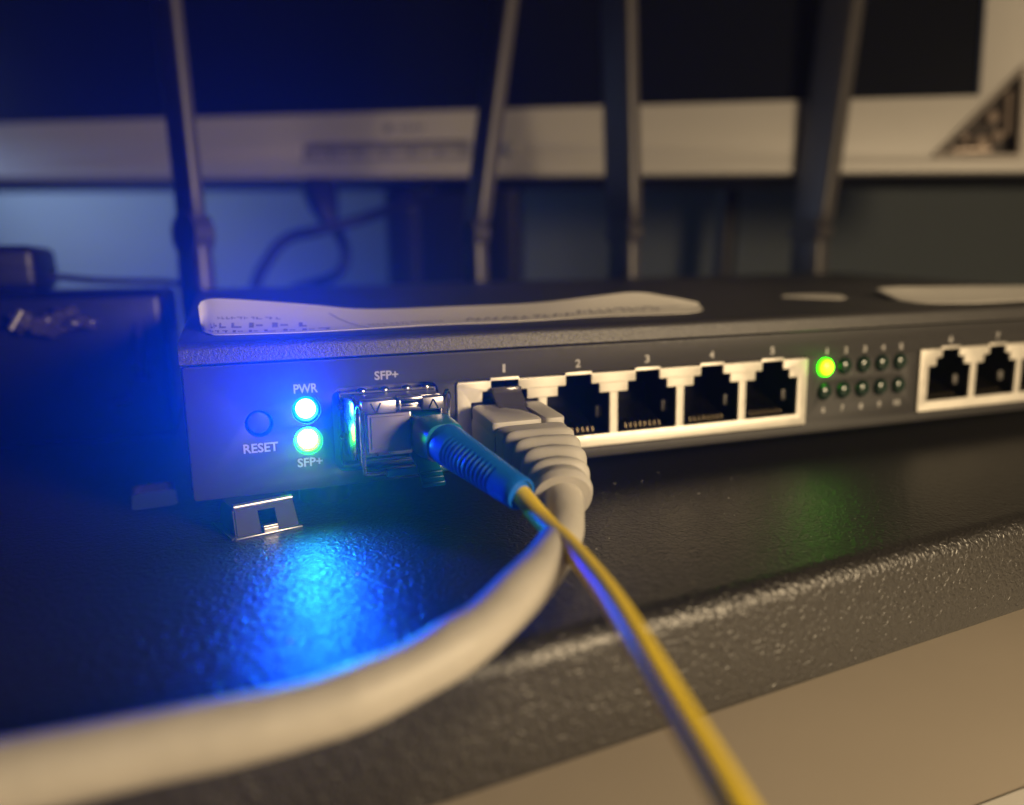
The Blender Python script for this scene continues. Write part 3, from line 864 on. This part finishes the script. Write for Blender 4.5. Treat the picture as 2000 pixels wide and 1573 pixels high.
# triangular recess in the lower right corner
win = obj("corner_window", plate(soft([(436.4, 4.8), (467.4, 4.0), (467.2, 40.2)], 2.2), [soft([(439.8, 6.6), (465.8, 5.8), (465.6, 36.2)], 1.0)], 0, 2.2, .6, place=lambda x, u, w: mo(x, u, w+.6)), M['rim'], mon)
obj("recess", plate([(434, 3), (470, 2.5), (470, 43)], [], 0, 1, 0, place=lambda x, u, w: mo(x, u, w-6)), M['bronze'], win)
for a, b in (((445, 8.6), (458, 8.8)), ((463.4, 14), (463.2, 30.5))):
    obj("rod", tube([mo(a[0], a[1], -3.2), mo(b[0], b[1], -3.2)], 1.15, 12, 1), M['bronze_light'], win)
for cx, cu_, r in ((455.2, 11.6, 2.4), (460.3, 14.0, 2.0), (449.5, 13.0, 1.6), (458.4, 21.0, 2.2)):
    sv = []
    for w, q in ((-5.5, 1), (-2.6, 1), (-2.2, .85), (-2.2, .6), (-2.9, .5), (-2.9, .25), (-2.3, .2)):
        sv += [mo(cx+r*q*math.cos(2*math.pi*i/18), cu_+r*q*math.sin(2*math.pi*i/18), w) for i in range(18)]
    obj("screw", (sv, [(j*18+i, j*18+(i+1) % 18, (j+1)*18+(i+1) % 18, (j+1)*18+i) for j in range(6) for i in range(18)]+[tuple(108+i for i in range(18))]), M['bronze_light'], win)
# stand column and foot
ST = np.array(mo(236, 0, 0))
def stn(a, d, z): p = ST+hx*a-hn*d; return (p[0], p[1], z)
col = obj("stand_column", join(xf(box(-34, -17, 24, 40, -57, 110, 2), stn), xf(box(-17, 17, 28, 38, -57, 110, 1), stn), xf(box(17, 32, 24, 40, -57, 110, 2), stn)), M['dark_back'], mon)
obj("stand_foot", xf(box(-120, 120, -20, 110, -60, -57, 1), stn), M['dark_back'], mon)
obj("hinge_screw", tube([stn(-21, 22.5, 66), stn(-21, 24.2, 66)], 3.0, 14, 1), M['silver_light'], col)

# slim dark post further back
ps = thing("post", "slim dark post standing against the wall below the monitor", "post", (222, 262, -60))
obj("shaft", join(tube([(219, 254, -58), (225, 256, 40), (232, 258, 130)], 6, 16, 3)), M['dark_back'], ps)
obj("foot", tube([(219, 254, -60), (219, 254, -57)], 24, 28, 1), M['dark_back'], ps)

# black cables hanging below the monitor
c1 = thing("power_cable", "black cable sagging from the monitor stand toward the shelf", "cable", (-10, 205, 50))
obj("cord", tube([(47, 224, 70), (39, 213, 65.5), (22, 205, 58.8), (8.9, 202, 54.5), (-8, 201.5, 50.2), (-17, 202.5, 48.3), (-22.5, 202.4, 45), (-27.5, 202, 39), (-33, 200, 29), (-36, 199, 10), (-36, 200, -20), (-30, 205, -57)], 2.3, 12, 6), M['cable_black'], c1)
c2 = thing("video_cable", "black plug and looping cable hanging from the underside of the monitor", "cable", (-4, 212, 65))
obj("plug_body", loft([(-4.3, 217, 70.5), (-4.0, 215, 66), (-3.0, 213, 61), (-1.8, 211, 56), (-.8, 210, 53)], lambda i, s: superell([7.2, 7.0, 6.0, 4.2, 2.6][i], [4.5, 4.5, 4.2, 3.4, 2.4][i], 3.5, 24)), M['cable_black'], c2)
obj("cord", tube([(-1.2, 210.5, 54.5), (1.2, 208, 50), (3.4, 205, 43), (2.2, 204, 36), (-2.5, 204.5, 31.5), (-10, 206.5, 29), (-22, 208, 24), (-40, 212, 5), (-50, 215, -57)], 2.2, 12, 6), M['cable_black'], c2)

# ------------------------------------------------------------------ dark things at the left end of the shelf
bx = thing("black_box", "black electronics box on the shelf beside the router's left end", "box", (-115, 100, -5))
obj("case", box(-185, -58, 78, 134, -4.99, 30.8, 2.2, 3), M['gloss_black'], bx)
obj("corner_glint", tube([(-64.6, 78.6, 10), (-64.5, 77.2, 13), (-64.1, 77.2, 20), (-64.0, 78.6, 22.5)], 1.3, 12, 4), M['wrap'], bx)  # paler tube added for a vertical glint at the corner
obj("latch_or_glint", loft([(-71.5, 77, 4.0), (-69, 76.6, 4.5), (-66.5, 77, 5.6)], lambda i, s: superell(.8, .8, 2.4, 12)), M['wrap'], bx)  # small paler bar added on the box for a glint
pb = thing("power_adapter", "black plug-in power adapter standing on the black box", "adapter", (-118, 160, 30.8))
obj("case", box(-140, -88.7, 104, 131, 30.83, 42.2, 2.2, 3), M['black_plastic'], pb)
obj("seam", box(-140.2, -88.5, 103.8, 131.2, 36.5, 36.9), M['cable_black'], pb)
obj("cord", tube([(-89, 118, 34.4), (-86, 119, 34.0), (-78, 123, 32.9), (-68, 127, 32.4), (-60, 130, 32.0), (-56.5, 133, 30), (-55.5, 136, 20)], .9, 12, 6), M['cable_black'], pb)
# crumpled glossy wrap on the front of the box
cw = thing("plastic_wrap", "crumpled glossy black plastic wrap hanging over the black box", "wrap", (-95, 74, 24))
rw = random.Random(5)
for i, (x, z, sx, sz) in enumerate(((-82.5, 23.4, 4.2, 2.6), (-75.5, 23.8, 3.6, 1.9), (-78.5, 26.2, 3.0, 1.5), (-87.0, 24.6, 2.6, 2.6))):
    bm = bmesh.new()
    bmesh.ops.create_icosphere(bm, subdivisions=3, radius=1)
    for v in bm.verts:
        k_ = 1+.28*math.sin(5*v.co.x+i)*math.cos(6*v.co.z+2*i)+rw.uniform(-.06, .06)
        v.co = (x+v.co.x*sx*k_, 75.5+v.co.y*2.6*k_, z+v.co.z*sz*k_)
    bm.verts.index_update()
    vf = [tuple(v.co) for v in bm.verts], [[v.index for v in f.verts] for f in bm.faces]
    bm.free()
    obj("fold", vf, M['wrap'], cw, smooth=40)
tagm = mat("pale_glint", (0.6, 0.57, 0.5), 0.4)
wt = obj("pale_glint", loft([(-86.6, 73.0, 27.0), (-87.6, 72.3, 25.2), (-88.8, 72.0, 23.2)], lambda i, s: superell(1.1, .35, 3, 16)), tagm)  # pale piece added, its colour stands in for a white glint
wt["label"] = "small pale tag added on the crumpled wrap"; wt["category"] = "glint"

# sheet of paper on the desk
pp = obj("paper_sheet", (lambda: ([(x, y, z) for z in (-59.9, -59.6) for x, y in ((60, -38.6), (230, -34), (236, -180), (64, -190))], [(0, 1, 2, 3), (7, 6, 5, 4), (0, 4, 5, 1), (1, 5, 6, 2), (2, 6, 7, 3), (3, 7, 4, 0)]))(), M['paper'], smooth=0)
pp["label"] = "pale sheet of paper lying on the beige desk"; pp["category"] = "paper"

# ------------------------------------------------------------------ air volume added to stand in for lens glare round the indicator lights
hz_mt = bpy.data.materials.new("glare_haze_air")
hz_mt.use_nodes = True
nt = hz_mt.node_tree
nt.nodes.remove(nt.nodes["Principled BSDF"])
pv = nt.nodes.new("ShaderNodeVolumePrincipled")
pv.inputs["Color"].default_value = (0.95, 0.96, 1.0, 1)
pv.inputs["Density"].default_value = 0.15
pv.inputs["Anisotropy"].default_value = 0.76
nt.links.new(pv.outputs[0], nt.nodes["Material Output"].inputs["Volume"])
glare_haze = obj("glare_haze", box(-1100, 1500, -700, 1500, -1085, 495), hz_mt, smooth=0)
glare_haze["kind"] = "stuff"; glare_haze["label"] = "thin glowing air added to stand in for lens glare"
